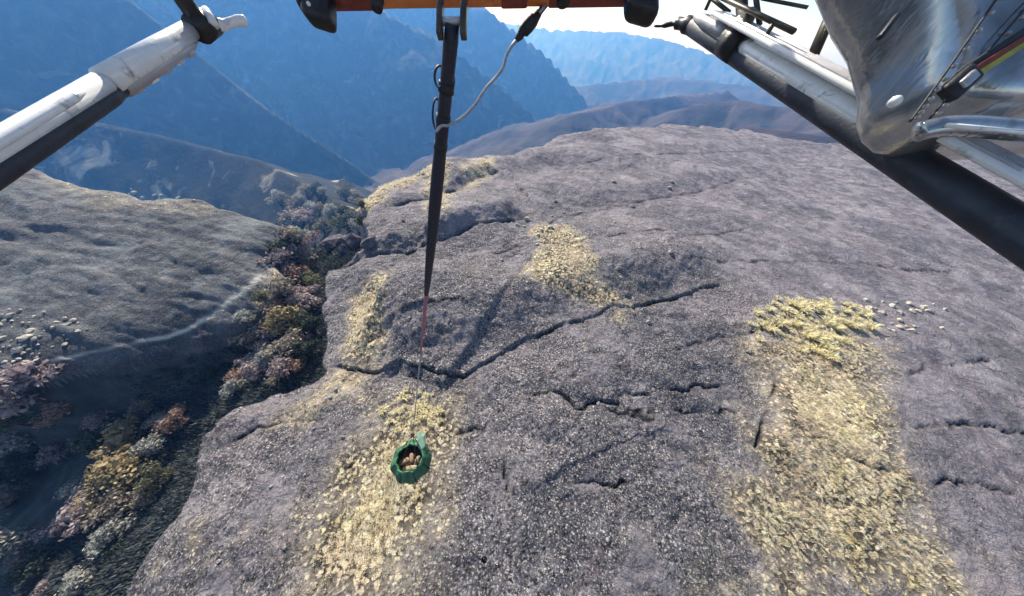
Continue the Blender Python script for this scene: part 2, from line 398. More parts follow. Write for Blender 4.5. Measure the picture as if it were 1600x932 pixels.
for k, nm in enumerate(TN):
    CLS.setdefault({'rock_plateau': 'rock_plateau', 'rock_slab': 'rock_slab', 'gully': 'gully_ground', 'spur': 'spur_hillside', 'near_shoulder': 'mountain_slope',
                    'side_slope': 'mountain_slope', 'far_hill': 'far_hills', 'foothill': 'far_hills', 'valley_floor': 'valley_floor'}[nm], []).append(k)
def mesh_np(name, v, f, attrs=None, smooth=True):
    me = bpy.data.meshes.new(name); me.vertices.add(len(v)); me.vertices.foreach_set('co', v.astype(np.float32).ravel())
    k = f.shape[1]; me.loops.add(f.size); me.loops.foreach_set('vertex_index', f.astype(np.int32).ravel())
    me.polygons.add(len(f)); me.polygons.foreach_set('loop_start', (np.arange(len(f)) * k).astype(np.int32))
    me.polygons.foreach_set('use_smooth', np.full(len(f), smooth))
    for an, av in (attrs or {}).items():
        a = me.attributes.new(an, 'FLOAT', 'POINT'); a.data.foreach_set('value', av.astype(np.float32))
    me.update(); me.validate(); return me
def link(name, me, material=None, parent=None):
    o = bpy.data.objects.new(name, me)
    if material is not None:
        me.materials.clear(); me.materials.append(material)
    COL.objects.link(o)
    if parent is not None: o.parent = parent
    return o
def tag(o, label=None, cat=None, group=None, kind=None):
    if label: o['label'] = label
    if cat: o['category'] = cat
    if group: o['group'] = group
    if kind: o['kind'] = kind
    return o
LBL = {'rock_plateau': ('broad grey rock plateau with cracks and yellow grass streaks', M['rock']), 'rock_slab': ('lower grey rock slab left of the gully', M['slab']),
       'gully_ground': ('dark shaded gully floor between the two rocks', M['gully']), 'spur_hillside': ('hazy beige spur beyond the gully', M['spur']),
       'mountain_slope': ('steep shaded blue mountain sides across the valley', M['slope']), 'far_hills': ('pale blue hills in the far distance', M['far']),
       'valley_floor': ('deep valley floor seen through haze', M['far'])}
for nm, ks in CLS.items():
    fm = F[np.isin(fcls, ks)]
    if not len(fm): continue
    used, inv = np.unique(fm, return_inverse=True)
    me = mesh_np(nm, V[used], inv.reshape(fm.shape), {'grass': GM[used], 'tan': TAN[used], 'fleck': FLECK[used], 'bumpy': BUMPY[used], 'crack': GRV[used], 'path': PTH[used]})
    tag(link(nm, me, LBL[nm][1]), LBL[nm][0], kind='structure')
# ------------------------------------------------------------------ mesh helpers
def bm_obj(name, bm, material, parent=None, smooth=True):
    me = bpy.data.meshes.new(name); bm.normal_update(); bm.to_mesh(me); bm.free()
    if smooth: me.polygons.foreach_set('use_smooth', [True] * len(me.polygons))
    return link(name, me, material, parent)
def empty(name, loc):
    e = bpy.data.objects.new(name, None); e.location = loc; e.empty_display_size = .2; COL.objects.link(e); return e
def frame_of(d):
    d = d.normalized(); a = Vector((0, 0, 1)) if abs(d.z) < .9 else Vector((1, 0, 0))
    s = d.cross(a).normalized(); return s, s.cross(d).normalized()
def tube(bm, pts, radii, n=14, cap=True, squash=1.0):
    """a tube through points with a radius at each"""
    pts = [Vector(p) for p in pts]
    if isinstance(radii, (int, float)): radii = [radii] * len(pts)
    rings = []; ref = None
    for i, p in enumerate(pts):
        d = (pts[min(i + 1, len(pts) - 1)] - pts[max(i - 1, 0)])
        if ref is None: s, u = frame_of(d)
        else:
            dn = d.normalized(); s = (ref - dn * ref.dot(dn)).normalized(); u = s.cross(dn).normalized()
        ref = s
        rings.append([bm.verts.new(p + s * (radii[i] * math.cos(2 * math.pi * k / n)) + u * (radii[i] * squash * math.sin(2 * math.pi * k / n))) for k in range(n)])
    for a, b in zip(rings, rings[1:]):
        for k in range(n): bm.faces.new((a[k], a[(k + 1) % n], b[(k + 1) % n], b[k]))
    if cap:
        bm.faces.new(rings[0][::-1]); bm.faces.new(rings[-1])
    return bm
def catmull(pts, sub=8):
    pts = [Vector(p) for p in pts]; out = []
    for i in range(len(pts) - 1):
        p0 = pts[max(i - 1, 0)]; p1 = pts[i]; p2 = pts[i + 1]; p3 = pts[min(i + 2, len(pts) - 1)]
        for k in range(sub):
            t = k / sub
            out.append(.5 * ((2 * p1) + (p2 - p0) * t + (2 * p0 - 5 * p1 + 4 * p2 - p3) * t * t + (3 * p1 - p0 - 3 * p2 + p3) * t ** 3))
    out.append(pts[-1]); return out
def obox(bm, c, ex, ey, ez, bev=0.0, seg=2):
    """box from a centre and three half-extent vectors, edges rounded"""
    b2 = bmesh.new(); bmesh.ops.create_cube(b2, size=2)
    mx = Matrix((ex, ey, ez)).transposed().to_4x4(); mx.translation = c
    bmesh.ops.transform(b2, matrix=mx, verts=b2.verts)
    if bev: bmesh.ops.bevel(b2, geom=b2.edges[:], offset=bev, segments=seg, affect='EDGES', profile=.5)
    bmesh.ops.recalc_face_normals(b2, faces=b2.faces)
    t = bpy.data.meshes.new('t'); b2.to_mesh(t); b2.free(); bm.from_mesh(t); bpy.data.meshes.remove(t); return bm

def simple_mat(name, color, rough=.5, metal=0.0, var=.15, scale=8, bscale=None, bstr=.2, coat=0.0, dirt=None):
    m, N, L, B = mat(name)
    g = N.new('ShaderNodeTexCoord').outputs['Object']
    f = noise_node(N, L, g, scale, 5, .6)
    lo = tuple(c * (1 - var) for c in color); hi = tuple(min(1, c * (1 + var)) for c in color)
    c = ramp(N, L, f, [(.3, lo), (.7, hi)])
    if dirt: c = mixc(N, L, mapr(N, L, noise_node(N, L, g, dirt[1], 6, .65, .6), dirt[2], dirt[2] + .14), c, dirt[0])
    L.new(c, B.inputs['Base Color']); B.inputs['Metallic'].default_value = metal
    L.new(mapr(N, L, noise_node(N, L, g, scale * 1.7, 4), .3, .7, max(.03, rough - .1), min(1, rough + .12)), B.inputs['Roughness'])
    B.inputs['Coat Weight'].default_value = coat; B.inputs['Coat Roughness'].default_value = .08
    if bscale: bump(N, L, noise_node(N, L, g, bscale, 4), bstr, .01, B)
    return m

# ------------------------------------------------------------------ shrubs and small trees in the gully
def leaf_cloud(seed, lobes, nleaf, size, flat=.8):
    r = np.random.default_rng(seed); vs = []; fs = []
    L_ = []
    for k in range(lobes):
        a = r.uniform(0, 2 * math.pi); q = r.uniform(.12, .62); L_.append((q * math.cos(a), q * math.sin(a), r.uniform(.32, .86), r.uniform(.2, .36)))
    L_.append((0, 0, .72, .38))
    L_ = np.array(L_)
    w = L_[:, 3] ** 2; w /= w.sum()
    pick = r.choice(len(L_), nleaf, p=w)
    d = r.normal(size=(nleaf, 3)); d /= np.linalg.norm(d, axis=1)[:, None]
    d[:, 2] = np.where(d[:, 2] < -.35, -d[:, 2], d[:, 2])
    rad_ = L_[pick, 3] * (r.uniform(.25, 1, nleaf) ** .35) * (1 + .25 * r.normal(size=nleaf))
    c = L_[pick, :3] + d * rad_[:, None] * np.array([1, 1, flat])
    nrm = d + .7 * r.normal(size=(nleaf, 3)); nrm /= np.linalg.norm(nrm, axis=1)[:, None]
    t = np.cross(nrm, r.normal(size=(nleaf, 3))); t /= np.linalg.norm(t, axis=1)[:, None]; b = np.cross(nrm, t)
    s = size * r.uniform(.55, 1.35, nleaf)[:, None]
    q = np.stack([c - t * s, c - b * s * .6, c + t * s, c + b * s * .6], 1)
    v = q.reshape(-1, 3); f = np.arange(nleaf * 4).reshape(-1, 4)
    return mesh_np('crown', v, f, smooth=False), L_
def stems_mesh(seed, L_):
    r = random.Random(seed); bm = bmesh.new()
    for q in L_:
        tip = Vector((q[0] * .85, q[1] * .85, q[2])); mid = Vector((q[0] * .3 + r.uniform(-.04, .04), q[1] * .3 + r.uniform(-.04, .04), q[2] * .5))
        tube(bm, [(q[0] * .06, q[1] * .06, -.12), mid, tip], [.04, .024, .007], 5)
    me = bpy.data.meshes.new('trunk'); bm.to_mesh(me); bm.free(); return me
def leaf_mat(name, a, b, c, thru=.3, hue=False):
    m, N, L, B = mat(name)
    oi = N.new('ShaderNodeObjectInfo'); g = N.new('ShaderNodeNewGeometry')
    f = noise_node(N, L, g.outputs['Position'], 1.3, 3, .6)
    isl = g.outputs['Random Per Island']
    f2 = math_n(N, L, 'ADD', math_n(N, L, 'MULTIPLY', f, .55), math_n(N, L, 'MULTIPLY', isl, .45))
    col = ramp(N, L, f2, [(.25, a), (.5, b), (.75, c)])
    if hue: col = mixc(N, L, 1.0, col, ramp(N, L, noise_node(N, L, g.outputs['Position'], .13, 5, .65, .5), [(.32, (.84, .74, .70)), (.45, (1.0, .94, .90)), (.55, (1.04, 1.02, .96)), (.66, (1.10, 1.06, .78))]), 'MULTIPLY')
    L.new(col, B.inputs['Base Color'])
    B.inputs['Roughness'].default_value = .75; B.inputs['Specular IOR Level'].default_value = .25
    tr = N.new('ShaderNodeBsdfTranslucent'); L.new(ramp(N, L, f2, [(.25, a), (.75, c)]), tr.inputs['Color'])
    mx = N.new('ShaderNodeMixShader'); mx.inputs[0].default_value = thru
    L.new(B.outputs[0], mx.inputs[1]); L.new(tr.outputs[0], mx.inputs[2]); L.new(mx.outputs[0], N['Material Output'].inputs['Surface'])
    return m
LEAF = {
    'ochre': leaf_mat('ochre_leaves', (0.173, 0.129, 0.067), (0.366, 0.294, 0.16), (0.509, 0.437, 0.275)),
    'russet': leaf_mat('russet_leaves', (0.183, 0.104, 0.075), (0.395, 0.257, 0.2), (0.559, 0.415, 0.328)),
    'brown': leaf_mat('brown_leaves', (0.129, 0.107, 0.085), (0.317, 0.267, 0.216), (0.503, 0.446, 0.373)),
    'rose': leaf_mat('rose_grey_leaves', (0.178, 0.127, 0.142), (0.382, 0.309, 0.309), (0.572, 0.499, 0.485)),
    'olive': leaf_mat('olive_leaves', (0.071, 0.076, 0.046), (0.162, 0.162, 0.095), (0.293, 0.288, 0.182)),
    'green': leaf_mat('dark_green_leaves', (0.023, 0.034, 0.024), (0.052, 0.071, 0.049), (0.107, 0.13, 0.091)),
    'grey': leaf_mat('grey_green_leaves', (0.161, 0.168, 0.161), (0.35, 0.356, 0.328), (0.589, 0.589, 0.538)),
}
M['bark'] = simple_mat('bark', (.09, .07, .055), .9, 0, .3, 20)
PROT = []
for k in range(5):
    cme, L_ = leaf_cloud(100 + k, 8 + k % 4, 950, .066, .85); tme = stems_mesh(200 + k, L_)
    cme.materials.append(None); tme.materials.append(M['bark'])
    PROT.append((cme, tme))
def shrub(px, py, wide, kind, label, group=None, proto=0, tall=1.0, drop=0.0):
    """wide: spread in photograph pixels"""
    p = hit(px, py); p.z -= drop
    dist = (p - CAM).dot(FWD); sc = wide / FPX * dist / 1.15
    e = empty('shrub', p); e.rotation_euler.z = random.uniform(0, 6.28); e.scale = (sc, sc * random.uniform(.85, 1.15), sc * tall)
    cme, tme = PROT[proto % 5]
    c = link('crown', cme, None, e); c.material_slots[0].link = 'OBJECT'; c.material_slots[0].material = LEAF[kind]
    link('trunk', tme, None, e)
    tag(e, label, 'shrub', group); return e
G1_ = 'shrubs crowding the gully between the rocks'
SH = [  # pixel, pixel, width, colour, label
    (462, 358, 34, 'brown', 'brown shrub at the head of the gully, left of the dark boulders'),
    (486, 352, 30, 'rose', 'rose-grey shrub at the top end of the gully row'),
    (508, 366, 26, 'olive', 'small olive shrub right beside the dark boulders'),
    (470, 384, 34, 'grey', 'pale grey-green round shrub near the gully head'),
    (494, 388, 30, 'russet', 'russet shrub tucked below the dark boulders'),
    (446, 398, 26, 'green', 'dark green shrub on the left edge of the upper gully'),
    (452, 420, 38, 'rose', 'rose-brown shrub where the gully narrows'),
    (484, 418, 34, 'brown', 'brown shrub against the plateau edge in the narrow gully'),
    (466, 446, 42, 'russet', 'reddish brown shrub in the middle of the gully'),
    (492, 450, 32, 'olive', 'olive shrub pressed to the plateau wall'),
    (448, 468, 34, 'brown', 'brown shrub beside the yellow tip of the left slab'),
    (478, 484, 40, 'rose', 'dusty rose shrub above the biggest golden one'),
    (440, 496, 28, 'russet', 'russet orange shrub on the left side of the gully'),
    (462, 516, 54, 'ochre', 'biggest golden ochre shrub in the gully'),
    (492, 522, 36, 'green', 'dark green shrub under the plateau edge'),
    (432, 530, 34, 'rose', 'rose-grey shrub below the russet orange one'),
    (404, 540, 32, 'brown', 'brown shrub at the front corner of the left slab'),
    (458, 552, 40, 'brown', 'dull brown shrub below the biggest golden one'),
    (426, 566, 34, 'grey', 'pale tufted shrub at the lower end of the gully row'),
    (488, 556, 30, 'green', 'dark green shrub at the notch in the plateau edge'),
    (444, 590, 32, 'rose', 'dusky rose shrub lowest in the gully row'),
    (392, 504, 24, 'grey', 'grey-green shrub on the slab rim under the yellow grass'),
    (416, 470, 20, 'olive', 'small olive shrub at the slab tip'),
    (372, 612, 26, 'grey', 'pale grey shrub near the plateau edge in the dark hollow'),
    (292, 658, 30, 'russet', 'orange brown shrub hugging the plateau corner'),
    (268, 668, 24, 'grey', 'small pale shrub left of the orange brown one'),
    (214, 690, 50, 'ochre', 'golden round shrub alone in the dark hollow'),
    (160, 690, 36, 'olive', 'olive shrub left of the golden round one'),
    (212, 746, 66, 'ochre', 'large golden shrub with brown shade below the round one'),
    (262, 744, 34, 'olive', 'olive shrub between the large golden one and the cliff'),
    (246, 770, 30, 'brown', 'brown shrub under the large golden one'),
    (80, 628, 74, 'rose', 'wide rose-pink shrub at the left border'),
    (36, 640, 56, 'grey', 'grey shrub left of the rose-pink one'),
    (112, 648, 40, 'russet', 'reddish shrub at the right side of the rose-pink one'),
    (44, 664, 44, 'olive', 'yellow-green shrub below the rose-pink one'),
    (140, 765, 34, 'grey', 'pale grey shrub left of the large golden one'),
    (160, 800, 46, 'rose', 'dusky shrub in the lower dark hollow'),
    (200, 800, 44, 'brown', 'brown-grey shrub near the cliff foot'),
    (190, 840, 40, 'grey', 'grey shrub lowest beside the cliff'),
    (60, 740, 40, 'green', 'dark green shrub by the left border'),
    (100, 720, 34, 'rose', 'faded rose shrub in the middle of the dark hollow'),
    (30, 850, 56, 'grey', 'pale grey shrub in the lower left corner'),
    (80, 880, 44, 'green', 'dark green shrub near the bottom left corner'),
    (140, 915, 40, 'grey', 'grey shrub cut by the bottom border'),
    (230, 640, 28, 'brown', 'brown shrub above the golden round one'),
    (60, 700, 40, 'grey', 'pale grey shrub under the yellow-green one at the left'),
    (120, 820, 36, 'rose', 'pinkish shrub left of the dusky one in the lower hollow'),
    (250, 700, 30, 'grey', 'pale shrub right of the golden round one'),
    (175, 660, 34, 'rose', 'dusty pink shrub above the olive one in the hollow'),
    (330, 590, 24, 'green', 'dark green shrub in shade under the slab'),
    (20, 790, 44, 'brown', 'brown shrub on the left border, above the pale corner shrub'),
]
for k, (px, py, w, kd, lb) in enumerate(SH):
    shrub(px, py, w, kd, lb, G1_, k, random.uniform(.85, 1.15), .1)
for k in range(26):      # shrubs beyond the gully head, on the lip of the valley
    px = random.uniform(430, 572); py = random.uniform(300, 345) if px > 470 else random.uniform(318, 345)
    if px > 545 and py > 330: continue
    shrub(px, py, random.uniform(12, 24), random.choice(['grey', 'grey', 'green', 'olive', 'brown']), 'small hazy shrub on the valley lip behind the gully', 'hazy shrubs on the valley lip', k, 1.1)
for k, (px, py) in enumerate([(455, 375), (478, 400), (470, 430), (456, 440), (486, 466), (470, 470), (458, 490), (482, 505), (446, 515), (476, 540), (440, 545), (418, 548), (470, 574), (448, 572), (412, 585), (430, 600), (398, 570), (380, 590)]):
    shrub(px, py, random.uniform(20, 30), ['brown', 'rose', 'russet', 'green', 'rose'][k % 5], ['dull brown', 'dusky rose', 'russet', 'dark green', 'dusky rose'][k % 5] + ' scrub filling gaps between the larger gully shrubs', 'scrub between the gully shrubs', k, .8)
for k, (px, py, w) in enumerate([(538, 342, 20), (552, 348, 22), (560, 362, 20), (545, 360, 24), (530, 356, 20), (520, 344, 18), (566, 352, 16)]):
    shrub(px, py, w, ['green', 'olive', 'grey'][k % 3], 'small hazy shrub on the valley lip behind the gully', 'hazy shrubs on the valley lip', k, 1.0)
for k in range(26):      # low shrubs all over the dark hollow
    px = random.uniform(5, 300); py = random.uniform(640, 925)
    if px > 285 - (py - 640) * .45: continue
    shrub(px, py, random.uniform(16, 30), random.choice(['grey', 'green', 'rose', 'brown', 'green']), 'low dark heath shrub on the floor of the hollow', 'low heath shrubs in the hollow', k, .7)

# ------------------------------------------------------------------ stones and tussocks
def stone_mesh(seed, flat=.7):
    bm = bmesh.new(); bmesh.ops.create_icosphere(bm, subdivisions=2, radius=1)
    o = Vector((seed * 7.3, seed * 3.1, 0))
    for v in bm.verts:
        n_ = mnoise.noise(v.co * 1.1 + o) * .45 + mnoise.noise(v.co * 2.7 + o) * .16
        v.co = v.co * (1 + n_); v.co.z *= flat
        
        for q in range(5):
            nn = mnoise.random_unit_vector() if False else Vector((math.sin(seed * 3.1 + q * 2.3), math.cos(seed * 1.7 + q * 1.9), math.sin(seed * .9 + q * 3.7))).normalized()
            e_ = v.co.dot(nn) - (.55 + .06 * q)
            if e_ > 0: v.co -= nn * e_
    me = bpy.data.meshes.new('stone'); bm.to_mesh(me); bm.free()
    me.polygons.foreach_set('use_smooth', [False] * len(me.polygons)); return me
M['pale_stone'] = ground_material('pale_stone', [(.3, (.26, .24, .21)), (.5, (.46, .43, .36)), (.72, (.66, .62, .52))], 1.5, 4, .2)
M['dark_stone'] = ground_material('dark_stone', [(.3, (.04, .038, .05)), (.5, (.10, .09, .11)), (.72, (.22, .20, .23))], .9, 3, .3)
M['grey_stone'] = ground_material('grey_stone', [(.3, (.12, .115, .12)), (.5, (.26, .25, .25)), (.72, (.5, .48, .47))], .9, 3, .3)
STN = [stone_mesh(k + 1) for k in range(6)]
def stone(px, py, wide, mt, name, label, group, k, lift=.25):
    p = hit(px, py); dist = (p - CAM).dot(FWD); s = wide / FPX * dist / 2
    o = bpy.data.objects.new(name, STN[k % 6]); COL.objects.link(o)
    if not STN[k % 6].materials: STN[k % 6].materials.append(None)
    o.material_slots[0].link = 'OBJECT'; o.material_slots[0].material = mt
    o.location = p + Vector((0, 0, s * lift)); o.rotation_euler = (random.uniform(-.2, .2), random.uniform(-.2, .2), random.uniform(0, 6.28))
    o.scale = (s * random.uniform(.8, 1.25), s * random.uniform(.8, 1.2), s * random.uniform(.7, 1.1))
    tag(o, label, 'stone', group); return o
def tussock_mesh(seed, n=70):
    r = np.random.default_rng(seed); v = []; f = []
    for k in range(n):
        a = r.uniform(0, 6.28); q = r.uniform(0, .3); lean = r.uniform(.25, 1.0); b = np.array([q * math.cos(a), q * math.sin(a), 0])
        d = np.array([math.cos(a + r.normal() * .5), math.sin(a + r.normal() * .5), 0]); h = r.uniform(.5, 1.0); w = .05
        s = np.array([-d[1], d[0], 0]) * w; i = len(v)
        v += [b - s, b + s, b + d * lean * .35 + s + [0, 0, h * .7], b + d * lean * .35 - s + [0, 0, h * .7], b + d * lean * .85 + [0, 0, h * (.95 - .35 * lean)]]
        f += [(i, i + 1, i + 2, i + 3), (i + 3, i + 2, i + 4, i + 4)]
    me = bpy.data.meshes.new('tussock'); me.from_pydata([tuple(x) for x in v], [], [t if t[2] != t[3] else t[:3] for t in f]); me.update(); return me
TUS = [tussock_mesh(300 + k) for k in range(4)]
LEAF['straw'] = leaf_mat('straw_grass', (.66, .58, .30), (.86, .79, .50), (.94, .91, .74), .45)
LEAF['dry'] = leaf_mat('dry_grass', (.44, .37, .26), (.70, .63, .46), (.88, .85, .72), .5, True)
for t in TUS: t.materials.append(LEAF['straw'])
def tussock(px, py, wide, label, group, k):
    p = hit(px, py); dist = (p - CAM).dot(FWD); s = wide / FPX * dist / 1.3
    o = bpy.data.objects.new('grass_tussock', TUS[k % 4]); COL.objects.link(o); o.location = p; o.rotation_euler.z = random.uniform(0, 6.28)
    o.scale = (s, s, s * random.uniform(.8, 1.2)); tag(o, label, 'grass tussock', group)
def scatter(n, x0, x1, y0, y1, ok=lambda x, y: True):
    out = []
    while len(out) < n:
        x = random.uniform(x0, x1); y = random.uniform(y0, y1)
        if ok(x, y) and all((x - a) ** 2 + (y - b) ** 2 > 60 for a, b in out): out.append((x, y))
    return out
for k, (x, y) in enumerate(scatter(78, 1165, 1385, 462, 572, lambda x, y: ((x - 1262 - .25 * (y - 510)) / 95) ** 2 + ((y - 508 - 9 * math.sin(x * .05)) / 42) ** 2 < random.uniform(.25, 1.25))):
    tussock(x, y, random.choice([7, 9, 12, 15, 20]), 'bright straw tussock crowning the right-hand grass bank', 'straw tussocks on the right-hand bank', k)
for k, (x, y) in enumerate(scatter(26, 1345, 1480, 470, 520)):
    stone(x, y, random.uniform(4, 11), M['pale_stone'], 'stone', 'pale stone strewn right of the straw tussocks', 'stones right of the tussocks', k)
for k, (x, y) in enumerate(scatter(30, 590, 700, 606, 690, lambda x, y: ((x - 645) / 52) ** 2 + ((y - 640) / 34) ** 2 < random.uniform(.3, 1.3))):
    tussock(x, y, random.choice([6, 8, 10, 14]), 'straw tussock at the top of the middle grass streak, above the bag', 'straw tussocks above the bag', k)
for k, (x, y) in enumerate(scatter(60, 0, 140, 478, 590, lambda x, y: y > 484 + max(0, x - 60) * .25 and y < 594 - x * .55)):
    stone(x, y, random.uniform(3, 7) * random.choice([.8, 1, 1, 1.3, 2.2]), M['pale_stone'], 'boulder', 'pale boulder in the heap on the left border slab', 'pale boulders on the left slab', k, .0)
for k, (x, y) in enumerate(scatter(12, 90, 330, 276, 318, lambda x, y: abs(y - (266 + (x - 75) * .19 + 12)) < 10)):
    stone(x, y, random.uniform(3, 7), M['pale_stone'], 'stone', 'pale stone along the back rim of the left slab', 'stones on the slab rim', k)
DK = [(524, 384, 34, 'flat dark boulder lying left at the gully head'), (552, 380, 30, 'rounded dark boulder in the middle of the gully head'), (578, 382, 26, 'dark boulder jammed against the plateau at the gully head'),
      (540, 392, 18, 'small dark boulder in front of the larger ones')]
for k, (x, y, w, lb) in enumerate(DK): stone(x, y, w, M['dark_stone'], 'boulder', lb, 'dark boulders at the gully head', k, .3)
for k, (x, y) in enumerate(scatter(46, 330, 1160, 600, 925, lambda x, y: x > 330 + (925 - y) * .1)):
    stone(x, y, random.uniform(3, 7), M['grey_stone'], 'stone', 'loose grey stone on the near plateau', 'loose stones on the near plateau', k)
for k, (x, y) in enumerate(scatter(34, 600, 1180, 250, 580)):
    stone(x, y, random.uniform(3, 8), M['grey_stone'], 'stone', 'loose grey stone on the far half of the plateau', 'loose stones on the far plateau', k)
for k, (x, y) in enumerate(scatter(18, 805, 905, 338, 385)):
    stone(x, y, random.uniform(4, 10), M['pale_stone'], 'stone', 'pale stone at the head of the far grass patch', 'pale stones by the far grass patch', k)

# ------------------------------------------------------------------ ground cover: grass blades and heath
def cover(name, label, x, y, hgt, wid, blades, material, seed):
    r = np.random.default_rng(seed); z, _, _, _ = terrain(x, y); n = len(x)
    c = np.repeat(np.stack([x, y, z - .02], 1), blades, 0); m = len(c); a = r.uniform(0, 6.28, m)
    h = hgt * r.uniform(.25, 1.8, m); q = r.uniform(0, wid, m); d = np.stack([np.cos(a), np.sin(a), 0 * a], 1)
    s = np.stack([-np.sin(a), np.cos(a), 0 * a], 1) * (wid * r.uniform(.15, .45, m))[:, None]
    b = c + d * (q * 1.6)[:, None]; tip = b + d * (wid * 1.1 * r.uniform(.3, 1.2, m))[:, None]; tip[:, 2] += h
    v = np.stack([b - s, b + s, tip], 1).reshape(-1, 3); f = np.arange(m * 3).reshape(-1, 3)
    tag(link(name, mesh_np(name, v, f, smooth=False), material), label, kind='stuff')
gx = rng.uniform(-80, 110, 520000); gy = rng.uniform(-25, 115, 520000)
keep = np.hypot(gx, gy) < 115
gx, gy = gx[keep], gy[keep]
gmv = grass_mask(gx, gy)
zz_, ix_, _, _ = terrain(gx, gy)
sel = (rng.random(len(gx)) < gmv * gmv * .22) & (ix_ <= 1) & (gmv > .12)
cover('dry_grass', 'dry yellow grass in streaks over the plateau', gx[sel][:15000], gy[sel][:15000], .30, .12, 10, LEAF['dry'], 5)
sel2 = (rng.random(len(gx)) < .26 * np.clip(1.3 - np.hypot(gx, gy) / 70, 0, 1)) & (gmv < .3) & (ix_ <= 1) & (gx < 42)
LEAF['heath'] = leaf_mat('heath_leaves', (.05, .046, .044), (.20, .19, .18), (.50, .48, .46), .35)
cover('heath', 'low dark heath and lichen flecks over the plateau', gx[sel2][:24000], gy[sel2][:24000], .12, .10, 7, LEAF['heath'], 6)

sel3 = (ix_ == 2) & (gx < -8) & (rng.random(len(gx)) < .8)
LEAF['under'] = leaf_mat('undergrowth_leaves', (.022, .034, .038), (.065, .08, .085), (.15, .165, .165), .25)  # leaf colour kept dark to deepen the shadow in the gully
cover('undergrowth', 'undergrowth over the gully floor, coloured dark to stand in for shade', gx[sel3][:30000], gy[sel3][:30000], .55, .55, 5, LEAF['under'], 8)
# ------------------------------------------------------------------ helicopter: skids, legs, steps, belly, hook beam
M['white_paint'] = simple_mat('white_skid_paint', (.78, .78, .77), .22, 0, .08, 14, 50, .06, coat=.7, dirt=((.22, .21, .22), 14, .57))
M['skid_shade'] = simple_mat('skid_shade_paint', (.022, .028, .045), .5, 0, .4, 10, 60, .2, dirt=((.08, .08, .09), 12, .64))  # shadow side of the skids put in as dark paint
M['grey_metal'] = simple_mat('worn_grey_metal', (.42, .41, .43), .42, .5, .2, 9, 40, .2, dirt=((.14, .13, .14), 11, .6))
M['black_metal'] = simple_mat('black_metal', (.016, .015, .018), .42, .2, .4, 25, 80, .2)
M['strut'] = simple_mat('dark_bronze_strut', (.07, .06, .045), .4, .5, .4, 14)
M['orange'] = simple_mat('orange_enamel', (.62, .17, .035), .42, 0, .2, 9, None, coat=.2, dirt=((.20, .03, .035), 6, .60))
def pod_mat():
    m, N, L, B = mat('polished_grey_cowling'); g = N.new('ShaderNodeTexCoord').outputs['Object']
    mp = N.new('ShaderNodeMapping'); mp.inputs['Scale'].default_value = (9, 9, 1.2); mp.inputs['Rotation'].default_value = (.25, .1, .3); L.new(g, mp.inputs['Vector'])
    st = noise_node(N, L, mp.outputs[0], 1.0, 4, .6, .4)
    L.new(ramp(N, L, st, [(.3, (.16, .185, .17)), (.46, (.40, .42, .44)), (.6, (.50, .52, .54)), (.75, (.27, .30, .28))]), B.inputs['Base Color'])
    B.inputs['Metallic'].default_value = .75; L.new(mapr(N, L, st, .3, .7, .10, .26), B.inputs['Roughness'])
    B.inputs['Coat Weight'].default_value = .6; B.inputs['Coat Roughness'].default_value = .05
    bump(N, L, st, .35, .03, B); return m
M['pod'] = pod_mat()
M['rubber'] = simple_mat('black_rubber', (.012, .012, .016), .6, 0, .3, 30, 90, .3)
M['yellow'] = simple_mat('yellow_strap', (.36, .33, .05), .6, 0, .2, 30, 120, .3)
M['redbrown'] = simple_mat('maroon_strap', (.20, .035, .022), .6, 0, .2, 30, 120, .3)
M['pane'] = simple_mat('dark_window', (.01, .012, .016), .08, 0, .1, 4, coat=.5)
AX = ray(671, -219).normalized()                   # the aircraft's own forward direction, nose up
LAT = AX.cross(Vector((0, 0, 1))).normalized()     # to its right
HUP = LAT.cross(AX).normalized()
heli = empty('helicopter', CAM + HUP * .62 + AX * .2)
tag(heli, 'white and grey helicopter undercarriage framing the view at the top and sides', 'helicopter')
bpy.context.view_layer.update()
def hp(name, bm, m, parent=None, smooth=True):
    o = bm_obj(name, bm, m, None, smooth); p = parent or heli
    o.parent = p; o.matrix_parent_inverse = Matrix.Translation(-heli.location)
    if parent: o.matrix_parent_inverse = Matrix.Identity(4)
    return o
# left skid
PL = cp(300, 46, .95); AXR = AX; AX = (PL - cp(0, 226, .57)).normalized()
bm = bmesh.new(); tube(bm, [PL + AX * .02 - AX * t for t in (0, .2, .44)], [.026, .028, .029], 22)
ls = hp('skid_tube', bm, M['white_paint'])
bm = bmesh.new(); tube(bm, [PL - AX * t for t in (.43, .8, 1.6, 2.6)], .023, 22); hp('skid_tube', bm, M['white_paint'])
bm = bmesh.new(); tube(bm, [PL - AX * t - HUP * .026 for t in (.38, .45, .8, 1.6, 2.5)], [.012, .021, .024, .024, .023], 20); hp('skid_shaded_side', bm, M['skid_shade'])
bm = bmesh.new(); tube(bm, [PL - AX * t + HUP * .014 + LAT * .026 for t in (.52, .55, .8, 1.4)], [.004, .009, .010, .010], 10); hp('brake_line', bm, M['white_paint'])
bm = bmesh.new(); tube(bm, [PL - AX * t - HUP * .024 for t in (.02, .06, .22, .40)], [.010, .018, .022, .023], 18); hp('wear_plate', bm, M['grey_metal'])
toe0 = PL + AX * .02
bm = bmesh.new(); tube(bm, catmull([toe0 - AX * .02, cp(325, 42, .97), cp(352, 38, 1.0), cp(372, 33, 1.02), cp(386, 33, 1.03)], 5), [.028] * 5 + [.019] * 5 + [.015] * 5 + [.017] * 5 + [.010], 16); hp('skid_toe', bm, M['white_paint'])
leg0 = cp(316, 42, .955)
